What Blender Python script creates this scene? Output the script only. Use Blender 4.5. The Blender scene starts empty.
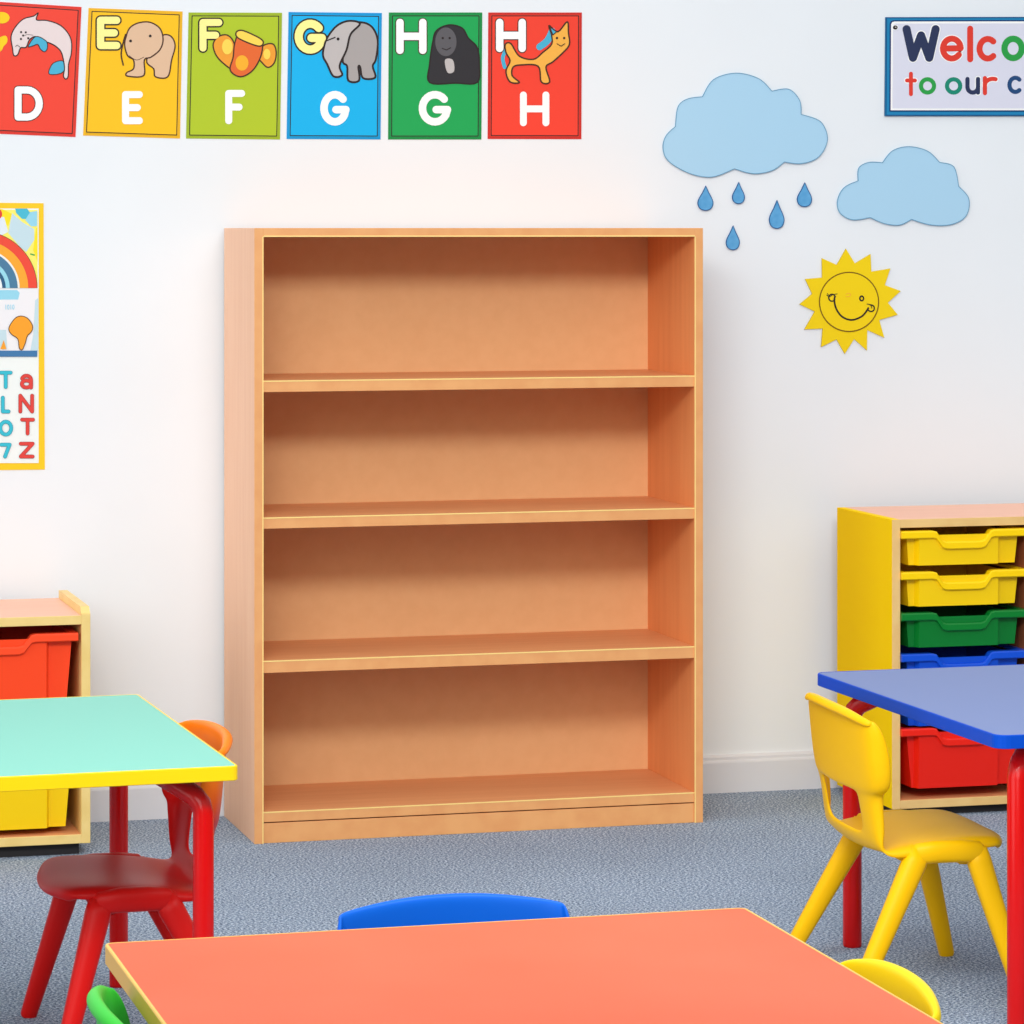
import bpy, bmesh, math, random
from mathutils import Vector, Matrix
random.seed(4)
S = bpy.context.scene
C = S.collection

# ------------------------------------------------------------ camera geometry
F = 3400.0; TH = math.radians(15.3); H = 1.25
RX, RY = math.cos(TH), -math.sin(TH)
WX, WY = math.sin(TH), math.cos(TH)
WALL = 7.148
def on_wall(px, py, off=0.0):
    """reads a spot of the photograph off as a spot on the back wall plane"""
    a = (px - 512) / F
    Z = (WALL) / (WY + a * RY)
    return Vector((Z * (WX + a * RX), WALL - off, H - Z * (py - 228) / F))

# ------------------------------------------------------------ materials
def lin(c):
    out = []
    for v in c:
        v = v / 255.0
        out.append(v / 12.92 if v <= 0.04045 else ((v + 0.055) / 1.055) ** 2.4)
    return (out[0], out[1], out[2], 1.0)
_m = {}
def mat(name, rgb, rough=0.5, spec=0.28, coat=0.0):
    if name in _m: return _m[name]
    m = bpy.data.materials.new(name); m.use_nodes = True
    b = m.node_tree.nodes['Principled BSDF']
    b.inputs['Base Color'].default_value = lin(rgb)
    b.inputs['Roughness'].default_value = rough
    b.inputs['Specular IOR Level'].default_value = spec
    b.inputs['Coat Weight'].default_value = coat
    _m[name] = m
    return m
def noisy(name, c1, c2, scale, stretch=(1, 1, 1), rough=0.5, detail=3, lo=.35, hi=.65, bump=0.0, spec=0.4):
    m = mat(name, c1, rough, spec)
    nt = m.node_tree; N = nt.nodes; L = nt.links
    b = N['Principled BSDF']
    tc = N.new('ShaderNodeTexCoord'); mp = N.new('ShaderNodeMapping')
    mp.inputs['Scale'].default_value = stretch
    nz = N.new('ShaderNodeTexNoise'); nz.inputs['Scale'].default_value = scale; nz.inputs['Detail'].default_value = detail
    cr = N.new('ShaderNodeValToRGB')
    cr.color_ramp.elements[0].position = lo; cr.color_ramp.elements[1].position = hi
    cr.color_ramp.elements[0].color = lin(c1); cr.color_ramp.elements[1].color = lin(c2)
    L.new(tc.outputs['Object'], mp.inputs['Vector']); L.new(mp.outputs['Vector'], nz.inputs['Vector'])
    L.new(nz.outputs['Fac'], cr.inputs['Fac']); L.new(cr.outputs['Color'], b.inputs['Base Color'])
    if bump:
        bp = N.new('ShaderNodeBump'); bp.inputs['Strength'].default_value = bump; bp.inputs['Distance'].default_value = 0.002
        L.new(nz.outputs['Fac'], bp.inputs['Height']); L.new(bp.outputs['Normal'], b.inputs['Normal'])
    return m

M_WALL = noisy('wall_paint', (236, 240, 243), (234, 238, 241), 3, rough=0.8, spec=0.2)
M_BASE = mat('baseboard_paint', (222, 222, 226), 0.45)
BEECH_A, BEECH_B = (224, 152, 100), (232, 164, 110)
M_BEECH = noisy('beech_board', BEECH_A, BEECH_B, 9, (6, 6, .35), 0.55, 5, .3, .7, spec=.3)
M_BEECH_LIT = noisy('lit_beech_side', (240, 190, 158), (246, 200, 168), 9, (6, 6, .35), 0.6, 5, .3, .7, spec=.2)  # same beech laminate; light on the left outer face painted in as paler colour
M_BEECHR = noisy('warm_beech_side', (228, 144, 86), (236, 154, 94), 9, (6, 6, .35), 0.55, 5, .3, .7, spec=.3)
M_BEECHX = noisy('beech_board_flat', BEECH_A, BEECH_B, 9, (.35, 6, 6), 0.5, 5, .3, .7, spec=.3)
M_BACK = noisy('beech_back_board', (229, 176, 122), (232, 180, 126), 7, (5, 5, 5), 0.6, 4, spec=.3)
M_EDGE = noisy('pale_wood_edging', (230, 160, 100), (236, 170, 108), 20, (1, 1, 1), 0.45)
M_ARRIS = mat('bright_edging_line', (255, 222, 140), 0.4)
M_CABWOOD = noisy('cabinet_edging', (236, 202, 122), (243, 211, 134), 20, (1, 1, 1), 0.45)
M_CABTOP = noisy('cabinet_top_board', (240, 184, 158), (244, 190, 164), 9, (.35, 6, 6), 0.5, 5, spec=.3)
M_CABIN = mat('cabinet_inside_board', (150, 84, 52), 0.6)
M_YSIDE = mat('yellow_side_panel', (255, 214, 0), 0.6, .03)
M_YEL = mat('yellow_tray_plastic', (252, 208, 6), 0.32)
M_GRN = mat('green_tray_plastic', (4, 120, 44), 0.32)
M_BLU = mat('blue_tray_plastic', (14, 78, 205), 0.32)
M_RED = mat('red_tray_plastic', (238, 34, 18), 0.32)
M_ORED = mat('orange_red_tray_plastic', (255, 74, 32), 0.32)
M_DARK = mat('dark_plinth', (40, 38, 40), 0.6)
M_LEG = mat('red_painted_tube', (212, 8, 6), 0.25, 0.3, 0.08)
M_CYEL = mat('yellow_chair_plastic', (252, 192, 4), 0.4, .16)
M_CYEL2 = mat('bright_yellow_chair_plastic', (250, 216, 14), 0.4, .16)
M_CBLU = mat('blue_chair_plastic', (8, 98, 212), 0.4, .16)
M_CGRN = mat('green_chair_plastic', (60, 200, 62), 0.4, .16)
M_T_GREEN = mat('mint_laminate', (128, 198, 182), 0.5, .12)
M_T_BLUE = mat('periwinkle_laminate', (116, 132, 178), 0.5, .12)
M_T_RED = noisy('coral_laminate', (252, 98, 68), (255, 108, 78), 2, rough=0.5, spec=.12)
M_E_YEL = mat('yellow_table_edging', (252, 208, 10), 0.35)
M_E_BLUE = mat('blue_table_edging', (4, 74, 190), 0.45, .12)
M_E_WOOD = mat('honey_table_edging', (238, 186, 92), 0.4)

def carpet_mat():
    m = mat('speckled_carpet', (120, 140, 165), 0.95, 0.1)
    nt = m.node_tree; N = nt.nodes; L = nt.links; b = N['Principled BSDF']
    tc = N.new('ShaderNodeTexCoord')
    n1 = N.new('ShaderNodeTexNoise'); n1.inputs['Scale'].default_value = 210; n1.inputs['Detail'].default_value = 2; n1.inputs['Roughness'].default_value = .75
    n2 = N.new('ShaderNodeTexNoise'); n2.inputs['Scale'].default_value = 3; n2.inputs['Detail'].default_value = 3
    cr = N.new('ShaderNodeValToRGB'); e = cr.color_ramp.elements
    e[0].position = .36; e[0].color = lin((70, 84, 106)); e[1].position = .64; e[1].color = lin((222, 234, 246))
    k = e.new(.5); k.color = lin((142, 160, 184))
    mx = N.new('ShaderNodeMixRGB'); mx.blend_type = 'MULTIPLY'; mx.inputs['Fac'].default_value = .25
    L.new(tc.outputs['Object'], n1.inputs['Vector']); L.new(tc.outputs['Object'], n2.inputs['Vector'])
    L.new(n1.outputs['Fac'], cr.inputs['Fac']); L.new(cr.outputs['Color'], mx.inputs['Color1']); L.new(n2.outputs['Fac'], mx.inputs['Color2'])
    L.new(mx.outputs['Color'], b.inputs['Base Color'])
    bp = N.new('ShaderNodeBump'); bp.inputs['Strength'].default_value = .6; bp.inputs['Distance'].default_value = .004
    L.new(n1.outputs['Fac'], bp.inputs['Height']); L.new(bp.outputs['Normal'], b.inputs['Normal'])
    return m
M_CARPET = carpet_mat()

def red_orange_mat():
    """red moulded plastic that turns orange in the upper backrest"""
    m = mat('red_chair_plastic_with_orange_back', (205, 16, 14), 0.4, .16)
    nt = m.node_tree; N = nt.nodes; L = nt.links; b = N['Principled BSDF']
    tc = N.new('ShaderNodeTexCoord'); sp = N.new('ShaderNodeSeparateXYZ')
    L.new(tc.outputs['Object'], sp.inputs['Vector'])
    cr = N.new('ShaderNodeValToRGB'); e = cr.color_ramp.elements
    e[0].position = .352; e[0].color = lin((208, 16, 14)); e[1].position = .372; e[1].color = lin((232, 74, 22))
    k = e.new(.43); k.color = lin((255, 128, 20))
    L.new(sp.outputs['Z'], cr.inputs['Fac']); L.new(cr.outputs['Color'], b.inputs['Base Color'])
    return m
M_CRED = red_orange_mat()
M_CREDLEG = mat('red_chair_leg_plastic', (214, 20, 16), 0.4, .18)

# ------------------------------------------------------------ builders
def link(name, me, parent=None):
    o = bpy.data.objects.new(name, me); C.objects.link(o)
    if parent is not None: o.parent = parent
    return o
def thing(name, loc, label, cat, group=None, rz=0.0):
    o = bpy.data.objects.new(name, None); C.objects.link(o)
    o.location = loc; o.rotation_euler = (0, 0, rz); o.empty_display_size = .05
    o['label'] = label; o['category'] = cat
    if group: o['group'] = group
    return o
def tag(o, label, cat, group=None):
    o['label'] = label; o['category'] = cat
    if group: o['group'] = group
    return o
def from_bm(name, bm, m, parent=None, smooth=False):
    bmesh.ops.recalc_face_normals(bm, faces=bm.faces[:])
    me = bpy.data.meshes.new(name); bm.to_mesh(me); bm.free()
    for mm in (m if isinstance(m, (list, tuple)) else [m]): me.materials.append(mm)
    for p in me.polygons: p.use_smooth = smooth
    return link(name, me, parent)
def bx(bm, x0, x1, y0, y1, z0, z1, bev=0.0, mi=0, seg=2):
    r = bmesh.ops.create_cube(bm, size=1.0)
    vs = r['verts']
    for v in vs:
        v.co = Vector((x0 + (v.co.x + .5) * (x1 - x0), y0 + (v.co.y + .5) * (y1 - y0), z0 + (v.co.z + .5) * (z1 - z0)))
    fs = set(f for v in vs for f in v.link_faces)
    for f in fs: f.material_index = mi
    if bev:
        es = list(set(e for v in vs for e in v.link_edges))
        r = bmesh.ops.bevel(bm, geom=es, offset=bev, segments=seg, affect='EDGES', profile=.5)
        for f in r['faces']: f.material_index = mi
def box(name, x0, x1, y0, y1, z0, z1, m, parent=None, bev=0.001):
    """box in the parent's coordinates"""
    bm = bmesh.new(); bx(bm, x0, x1, y0, y1, z0, z1, bev)
    return from_bm(name, bm, m, parent)
def boxes(name, lst, m, parent=None, bev=0.001):
    bm = bmesh.new()
    for b in lst: bx(bm, *b, bev)
    return from_bm(name, bm, m, parent)
def sweep(bm, pts, rads, n=14, power=2.0, cap_round=True):
    """tube through pts with per-point (ra, rb); power>2 squares the section"""
    P = [Vector(p) for p in pts]; rings = []
    up = Vector((0, 1, 0))
    for i, p in enumerate(P):
        t = (P[min(i + 1, len(P) - 1)] - P[max(i - 1, 0)]).normalized()
        a = up.cross(t)
        if a.length < 1e-3: a = Vector((1, 0, 0)).cross(t)
        a.normalize(); b = t.cross(a).normalized()
        ra, rb = rads[i]
        ring = []
        for k in range(n):
            th = 2 * math.pi * k / n
            c, s = math.cos(th), math.sin(th)
            c = math.copysign(abs(c) ** (2 / power), c); s = math.copysign(abs(s) ** (2 / power), s)
            ring.append(bm.verts.new(p + a * ra * c + b * rb * s))
        rings.append(ring)
    for i in range(len(rings) - 1):
        for k in range(n):
            bm.faces.new((rings[i][k], rings[i][(k + 1) % n], rings[i + 1][(k + 1) % n], rings[i + 1][k]))
    bm.faces.new(rings[0][::-1]); bm.faces.new(rings[-1])
def catmull(pts, n=8, closed=False):
    out = []; L = len(pts)
    rng = range(L) if closed else range(L - 1)
    g = (lambda i: pts[i % L]) if closed else (lambda i: pts[max(0, min(L - 1, i))])
    for i in rng:
        p0, p1, p2, p3 = g(i - 1), g(i), g(i + 1), g(i + 2)
        for k in range(n):
            t = k / n
            out.append(tuple(.5 * ((2 * b) + (-a + c) * t + (2 * a - 5 * b + 4 * c - d) * t * t + (-a + 3 * b - 3 * c + d) * t ** 3)
                             for a, b, c, d in zip(p0, p1, p2, p3)))
    if not closed: out.append(tuple(pts[-1]))
    return out

# ------------------------------------------------------------ the room
fl = box('floor', -1.5, 5.5, 1.6, WALL + .1, -.05, 0, M_CARPET, None, 0); fl['kind'] = 'structure'
wl = box('wall_back', -1.5, 5.5, WALL, WALL + .12, 0, 2.7, M_WALL, None, 0); wl['kind'] = 'structure'
bm = bmesh.new()
prof = [(0, 0), (-.016, 0), (-.016, .066), (-.0145, .070), (-.011, .072), (-.011, .078), (-.007, .083), (0, .083)]
va = [bm.verts.new((-1.5, WALL + y, z)) for y, z in prof]; vb = [bm.verts.new((5.5, WALL + y, z)) for y, z in prof]
for i in range(len(prof)):
    j = (i + 1) % len(prof); bm.faces.new((va[i], va[j], vb[j], vb[i]))
bm.faces.new(va[::-1]); bm.faces.new(vb)
bb = from_bm('baseboard_back', bm, M_BASE); bb['kind'] = 'structure'

# ------------------------------------------------------------ bookcase
BX0, BX1, BY0, BY1 = 1.316, 2.274, 6.79, 7.128
bc = thing('bookcase', (BX0, BY0, 0), 'tall empty beech bookcase with three shelves standing against the white wall', 'bookcase')
W_ = BX1 - BX0; D_ = BY1 - BY0; T_ = .0185
for x in (0, W_ - T_):
    s = box('side_panel', x, x + T_, .002, D_, 0, 1.25, M_BEECH_LIT if x == 0 else M_BEECHR, bc)
    box('edging', x, x + T_, 0, .0025, 0, 1.25, M_EDGE, s, .0006)
    xx = x + T_ - .0022 if x == 0 else x
    box('edging_line', xx, xx + .0022, -.0006, .0006, .0, 1.232, M_ARRIS, s, 0)
s = box('top_panel', T_, W_ - T_, .002, D_, 1.232, 1.25, M_BEECHX, bc)
box('edging', T_, W_ - T_, 0, .0025, 1.232, 1.25, M_EDGE, s, .0006)
box('edging_line', T_, W_ - T_, -.0006, .0006, 1.232, 1.2345, M_ARRIS, s, 0)
box('back_panel', T_, W_ - T_, D_ - .012, D_ - .004, 0.02, 1.232, M_BACK, bc, 0)
for zt, zb in ((.940, .9165), (.662, .639), (.371, .346), (.064, .043)):
    s = box('shelf', T_, W_ - T_, .005, D_ - .012, zb, zt, M_BEECHX, bc)
    box('edging', T_, W_ - T_, .003, .0055, zb, zt, M_EDGE, s, .0006)
    box('edging_line', T_, W_ - T_, .0022, .0034, zt - .0025, zt, M_ARRIS, s, 0)
box('plinth', T_, W_ - T_, .004, .022, 0, .0405, M_EDGE, bc)

# ------------------------------------------------------------ storage trays
def tray(name, x0, y0, z0, w, h, depth, m, label, group, ins=.018, fb=.765):
    """moulded tray: front rim with dipped grip, stepped front, tapered body; origin = front left bottom"""
    t = thing(name, (x0, y0, z0), label, 'tray', group)
    rt = .016                                     # rim height
    dip = min(.024, h * .33)
    # body (open box, tapered, front centre stepped forward)
    bm = bmesh.new()
    tp = .014 if h > .1 else .006
    a, b = w * .145, w * fb
    def outline(z, k, fr):
        i = ins + tp * k
        return [(i, fr + .014), (a - .006 + 0 * k, fr + .014), (a, fr), (b, fr), (b + .006, fr + .014), (w - i, fr + .014), (w - i, depth - i), (i, depth - i)]
    top = [bm.verts.new((x, y, h - rt * .6)) for x, y in outline(0, 0, .004)]
    bot = [bm.verts.new((x, y, 0.0)) for x, y in outline(0, 1, .010 if h > .1 else .007)]
    itop = [bm.verts.new((x + (.003 if x < w / 2 else -.003), y + (.003 if y < depth / 2 else -.003), h - rt * .6)) for x, y in outline(0, 0, .004)]
    ibot = [bm.verts.new((x + (.003 if x < w / 2 else -.003), y + (.003 if y < depth / 2 else -.003), .003)) for x, y in outline(0, 1, .008)]
    n = len(top)
    for i in range(n):
        j = (i + 1) % n
        bm.faces.new((top[i], top[j], bot[j], bot[i])); bm.faces.new((itop[j], itop[i], ibot[i], ibot[j])); bm.faces.new((top[j], top[i], itop[i], itop[j]))
    bm.faces.new(bot); bm.faces.new(ibot[::-1])
    # cut the top front edge down under the dip
    for v in (top[2], top[3], itop[2], itop[3], ): v.co.z -= 0.0
    o = from_bm('tray_body', bm, m, t)
    o.data.polygons.foreach_set('use_smooth', [False] * len(o.data.polygons))
    # grip: centre block that carries the dip; front rim follows it
    bm = bmesh.new()
    c0, c1, c2, c3 = w * .26, w * .335, w * .64, w * .715
    line = [(0.0, 0), (c0 - .004, 0), (c0 + .004, -.002), (c1 - .004, -dip + .003), (c1 + .006, -dip), (c2 - .006, -dip), (c2 + .004, -dip + .003), (c3 - .004, -.002), (c3 + .004, 0), (w, 0)]
    prof = [(0.0, 0.0), (-.002, -.003), (-.003, -rt + .002), (-.001, -rt), (.006, -rt + .001), (.02, -.0015), (.02, 0)]
    rings = []
    for x, dz in line:
        rings.append([bm.verts.new((x, y, h + dz + z)) for y, z in prof])
    for i in range(len(rings) - 1):
        for k in range(len(prof)):
            l = (k + 1) % len(prof)
            bm.faces.new((rings[i][k], rings[i][l], rings[i + 1][l], rings[i + 1][k]))
    bm.faces.new(rings[0][::-1]); bm.faces.new(rings[-1])
    # side and back rims
    bx(bm, 0, .014, .018, depth, h - .006, h, .001); bx(bm, w - .014, w, .018, depth, h - .006, h, .001)
    bx(bm, .012, w - .012, depth - .012, depth, h - .006, h, .001)
    from_bm('rim', bm, m, t)
    return t

def cabinet(x0, y0, z0, w, h, depth, cols, side_m, label, lip, group=None, wood=M_CABWOOD):
    c = thing('storage_cabinet', (x0, y0, 0), label, 'cabinet', group)
    T = .018
    for i, x in enumerate((0, w - T)):
        if lip:      # side panel stands a little proud of the top with a chamfered front corner
            bm = bmesh.new()
            pts = [(.003, z0), (depth, z0), (depth, h + lip), (.02, h + lip), (.003, h + lip - .012)]
            A = [bm.verts.new((x, y, z)) for y, z in pts]; B = [bm.verts.new((x + T, y, z)) for y, z in pts]
            for k in range(5):
                l = (k + 1) % 5; bm.faces.new((A[k], A[l], B[l], B[k]))
            bm.faces.new(A[::-1]); bm.faces.new(B)
            s = from_bm('side_panel', bm, wood, c)
            box('edging', x, x + T, 0, .003, z0, h + lip - .013, wood, s, .0008)
        else:
            s = box('side_panel', x, x + T, .003, depth, z0, h, side_m, c)
            box('edging', x, x + T, 0, .003, z0, h, wood, s, .0008)
    s = box('top_panel', T, w - T, .003, depth, h - T, h, M_CABTOP, c)
    box('edging', T, w - T, .0005, .003, h - T, h, wood, s, .0008)
    s = box('bottom_panel', T, w - T, .003, depth, z0, z0 + T, M_BEECHX, c)
    box('edging', T, w - T, .0005, .003, z0, z0 + T, wood, s, .0008)
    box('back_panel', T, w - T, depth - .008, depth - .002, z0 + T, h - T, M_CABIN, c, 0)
    for k in range(1, cols):
        x = T + (w - 2 * T) * k / cols
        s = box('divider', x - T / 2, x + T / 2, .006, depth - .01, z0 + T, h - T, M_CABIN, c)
        box('edging', x - T / 2, x + T / 2, .003, .006, z0 + T, h - T, wood, s, .0008)
    box('plinth', .02, w - .02, .02, depth - .02, 0, z0, M_DARK, c, 0)
    return c

# right hand cabinet: two columns, yellow side
RX0, RY0 = 2.678, 6.735
M_RWOOD = noisy('tan_cabinet_edging', (232, 188, 118), (238, 198, 128), 20)
cab_r = cabinet(RX0, RY0, .018, .64, .632, .33, 2, M_YSIDE, 'low storage cabinet with a bright yellow side panel beside the bookcase', 0, None, M_RWOOD)
def runners(c, xs, zs, depth):
    for x in xs:
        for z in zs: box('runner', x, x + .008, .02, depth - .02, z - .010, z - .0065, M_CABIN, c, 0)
r_tr = [(.533, .074, M_YEL, 'yellow shallow tray, topmost in the yellow-sided cabinet'),
        (.446, .074, M_YEL, 'yellow shallow tray directly above the green tray'),
        (.359, .074, M_GRN, 'green shallow tray in the yellow-sided cabinet'),
        (.272, .074, M_BLU, 'blue shallow tray directly below the green tray'),
        (.192, .070, M_BLU, 'blue shallow tray directly above the deep red tray'),
        (.059, .129, M_RED, 'deep red tray, lowest in the yellow-sided cabinet')]
for z, h, m, lb in r_tr:
    tray('storage_tray', RX0 + .0185, RY0 - .006, z, .2915, h, .31, m, lb, 'trays in the right cabinet')
# left cabinet: one column of deep trays (one seen)
LX1, LY0 = .978, 6.76
cab_l = cabinet(LX1 - .69, LY0, .024, .69, .478, .335, 2, M_CABWOOD, 'low wooden storage cabinet with pale yellow edges holding deep trays', .016)
tray('storage_tray', LX1 - .018 - .006 - .312, LY0 + .004, .258, .312, .185, .32, M_ORED, 'deep orange-red tray at the top of the left cabinet', 'trays in the left cabinet', .010, .80)
tray('storage_tray', LX1 - .018 - .006 - .306, LY0 + .004, .055, .306, .185, .32, M_YEL, 'deep yellow tray low in the left cabinet under the red tray', 'trays in the left cabinet', .008, .80)

# ------------------------------------------------------------ tables
def rounded_rect(x0, x1, y0, y1, r, n=5):
    out = []
    for cx, cy, a in ((x1 - r, y1 - r, 0), (x0 + r, y1 - r, 90), (x0 + r, y0 + r, 180), (x1 - r, y0 + r, 270)):
        for k in range(n + 1):
            t = math.radians(a + 90 * k / n); out.append((cx + r * math.cos(t), cy + r * math.sin(t)))
    return out
def slab(bm, pts, z0, z1, bev=0.0):
    a = [bm.verts.new((x, y, z0)) for x, y in pts]; b = [bm.verts.new((x, y, z1)) for x, y in pts]
    n = len(pts)
    for i in range(n):
        j = (i + 1) % n; bm.faces.new((a[i], a[j], b[j], b[i]))
    bm.faces.new(a[::-1]); bm.faces.new(b)
def table(x0, x1, y0, y1, h, top_m, edge_m, leg_m, label, th=.021, inset=(.045, .05), lr=.0155, lo=(0, 0), rz=0.0, cr=.010):
    t = thing('classroom_table', ((x0 + x1) / 2, (y0 + y1) / 2, 0), label, 'table', None, math.radians(rz))
    hx, hy = (x1 - x0) / 2, (y1 - y0) / 2
    bm = bmesh.new(); slab(bm, rounded_rect(-hx + .003, hx - .003, -hy + .003, hy - .003, cr - .003), h - th + .001, h)
    from_bm('tabletop', bm, top_m, t)
    # edge band: a ring
    bm = bmesh.new()
    o_ = rounded_rect(-hx, hx, -hy, hy, cr); i_ = rounded_rect(-hx + .0035, hx - .0035, -hy + .0035, hy - .0035, cr - .0035)
    prof = [(0, .001), (1, -.0005), (1, -.0015)]
    rings = []
    def ring(pts, z): return [bm.verts.new((x, y, z)) for x, y in pts]
    o2 = rounded_rect(-hx + .001, hx - .001, -hy + .001, hy - .001, cr - .001)
    rings = [ring(i_, h - th + .0005), ring(i_, h - th), ring(o2, h - th), ring(o_, h - th + .001), ring(o_, h - .001), ring(o2, h + .0003), ring(i_, h + .0003), ring(i_, h - .0005)]
    n = len(o_)
    for r in range(len(rings)):
        q = (r + 1) % len(rings)
        for k in range(n):
            l = (k + 1) % n
            bm.faces.new((rings[r][k], rings[r][l], rings[q][l], rings[q][k]))
    from_bm('edge_band', bm, edge_m, t)
    zr = h - th
    ix, iy = inset
    # frame rails under the top
    fx, fy = hx - ix - .10, hy - iy - .10
    w = .012
    boxes('frame', [(-fx - w, fx + w, fy - w, fy + w, zr - .014, zr), (-fx - w, fx + w, -fy - w, -fy + w, zr - .014, zr),
                    (-fx - w, -fx + w, -fy, fy, zr - .014, zr), (fx - w, fx + w, -fy, fy, zr - .014, zr)], leg_m, t, .002)
    for sx in (-1, 1):
        for sy in (-1, 1):
            lx, ly = sx * (hx - ix), sy * (hy - iy)
            bm = bmesh.new()
            path = [(lx, ly, 0), (lx, ly, .004), (lx, ly, .2), (lx, ly, zr - .052), (lx - sx * .003, ly - sy * .003, zr - .040), (lx - sx * .010, ly - sy * .010, zr - .030),
                    (lx - sx * .030, ly - sy * .030, zr - .016), (lx - sx * .052, ly - sy * .052, zr - .004)]
            sweep(bm, path, [(lr - .001,) * 2] + [(lr, lr)] * 7, 20)
            L = from_bm('leg', bm, leg_m, t, True)
    return t
table(.145, .905, 4.83, 5.62, .473, M_T_GREEN, M_E_YEL, M_LEG, 'mint green topped table with yellow edge and red legs at the left', inset=(.042, .05), rz=1.5)
table(2.083, 2.85, 4.825, 5.600, .473, M_T_BLUE, M_E_BLUE, M_LEG, 'blue topped table with dark blue edge and red legs at the right', inset=(.054, .045), lr=.0165, rz=.8, cr=.022)
table(.547, 1.283, 2.93, 3.680, .473, M_T_RED, M_E_WOOD, M_LEG, 'coral red topped table with honey wood edge in the foreground', inset=(.07, .07))

# ------------------------------------------------------------ chairs
def chair_meshes(m_shell, m_leg, arch=0.012, cup=1.0, drop=.010):
    """one-piece moulded school chair facing +x; returns dict of meshes"""
    # rows: x, z, normal angle(deg; 90 = up (seat), 0 = forward (back)), half width, curve depth, flange length, flange angle
    #      (x, z, nx, nz, hw, curve, fl)
    rows = [
        (.141, .241, 1.0, .0, .120, .000, .000),
        (.140, .252, .8, .6, .132, .000, -.010),
        (.121, .260, .1, 1., .142, .002, -.016),
        (.065, .258, 0., 1., .147, .003, -.018),
        (.000, .254, 0., 1., .149, .005, -.020),
        (-.045, .247, .1, 1., .148, .006, -.018),
        (-.078, .238, .3, .95, .146, .008, -.012),
        (-.099, .243, .8, .6, .142, .010, .002),
        (-.107, .268, 1., .2, .141, .012, .012),
        (-.113, .300, 1., .1, .140, .014, .014),
        (-.118, .322, 1., .1, .140, .016, .016),
        (-.122, .338, 1., .1, .143, .017, .018),
        (-.124, .345, 1., .1, .160, .018, .026),
        (-.128, .380, 1., .12, .165, .018, .030),
        (-.132, .420, 1., .15, .164, .018, .028),
        (-.135, .448, 1., .2, .161, .018, .020),
        (-.135, .461, 1., .3, .157, .017, .010),
    ]
    us = [-1, -.92, -.64, -.36, 0, .36, .64, .92, 1]
    bm = bmesh.new(); G = []
    R = len(rows)
    for i, (x, z, nx, nz, hw, cv, fl) in enumerate(rows):
        nv = Vector((nx, 0, nz)).normalized()
        row = []
        for j, u in enumerate(us):
            if j == 0 and i >= 7: cv *= 1 + (cup - 1) * min(1, (i - 6) / 4)
            k = cv * u * u
            p = Vector((x, u * hw, z)) + nv * k
            if abs(u) == 1:
                p = Vector((x, u * (hw + .002), z)) + nv * (cv + fl)
            elif abs(u) > .8:
                p = Vector((x, math.copysign(hw, u), z)) + nv * (cv * .9)
            # seat dish
            if i < 7 and abs(u) < .8: p.z -= .004 * (1 - abs(u))
            # rounded plan at the front of the seat
            if i <= 3: p.x -= [.030, .026, .014, .004][i] * abs(u) ** 3
            # arched top edge
            if i >= R - 5: p.z += arch * (1 - u * u) * ((i - (R - 6)) / 5.0) - drop * (abs(u) ** 6) * ((i - (R - 6)) / 5.0)
            row.append(bm.verts.new(p))
        G.append(row)
    # folded rear lip along the top
    lip = []
    for j, u in enumerate(us):
        v = G[-1][j].co
        e = 1 - .95 * abs(us[j]) ** 4
        lip.append(bm.verts.new(v + Vector((-.010 * e, 0, -.002))))
    lip2 = [bm.verts.new(v.co + Vector((-.002, 0, -.009))) for v in lip]
    for i in range(R - 1):
        for j in range(len(us) - 1):
            if 8 <= i <= 10 and 2 <= j <= 5: continue          # hand hole
            bm.faces.new((G[i][j], G[i][j + 1], G[i + 1][j + 1], G[i + 1][j]))
    for j in range(len(us) - 1):
        bm.faces.new((G[-1][j], G[-1][j + 1], lip[j + 1], lip[j])); bm.faces.new((lip[j], lip[j + 1], lip2[j + 1], lip2[j]))
    bmesh.ops.recalc_face_normals(bm, faces=bm.faces[:])
    me = bpy.data.meshes.new('shell'); bm.to_mesh(me); bm.free()
    o = bpy.data.objects.new('shell', me); C.objects.link(o)
    s = o.modifiers.new('s', 'SOLIDIFY'); s.thickness = .009; s.offset = 0
    b = o.modifiers.new('b', 'SUBSURF'); b.levels = 3; b.render_levels = 3
    dg = bpy.context.evaluated_depsgraph_get(); dg.update()
    ev = bpy.data.meshes.new_from_object(o.evaluated_get(dg))
    bpy.data.objects.remove(o)
    # split into seat and backrest where the shell turns upward
    nor = [v.vector.copy() for v in ev.vertex_normals]
    co = [v.co.copy() for v in ev.vertices]
    groups = {'seat': [], 'backrest': []}
    for p in ev.polygons:
        c = p.center
        groups['backrest' if (c.z + (-.6) * (c.x + .1)) > .272 else 'seat'].append(list(p.vertices))
    out = {}
    for nm, fs in groups.items():
        idx = {}; vs = []; ns = []; nf = []
        for f in fs:
            g = []
            for v in f:
                if v not in idx: idx[v] = len(vs); vs.append(co[v]); ns.append(nor[v])
                g.append(idx[v])
            nf.append(g)
        m2 = bpy.data.meshes.new(nm); m2.from_pydata(vs, [], nf); m2.materials.append(m_shell)
        for p in m2.polygons: p.use_smooth = True
        m2.normals_split_custom_set_from_vertices(ns)
        out[nm] = m2
    return out
def smooth_mesh(name, bm, m, lv=2):
    bmesh.ops.recalc_face_normals(bm, faces=bm.faces[:])
    me = bpy.data.meshes.new(name); bm.to_mesh(me); bm.free(); me.materials.append(m)
    for p in me.polygons: p.use_smooth = True
    return me
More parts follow.
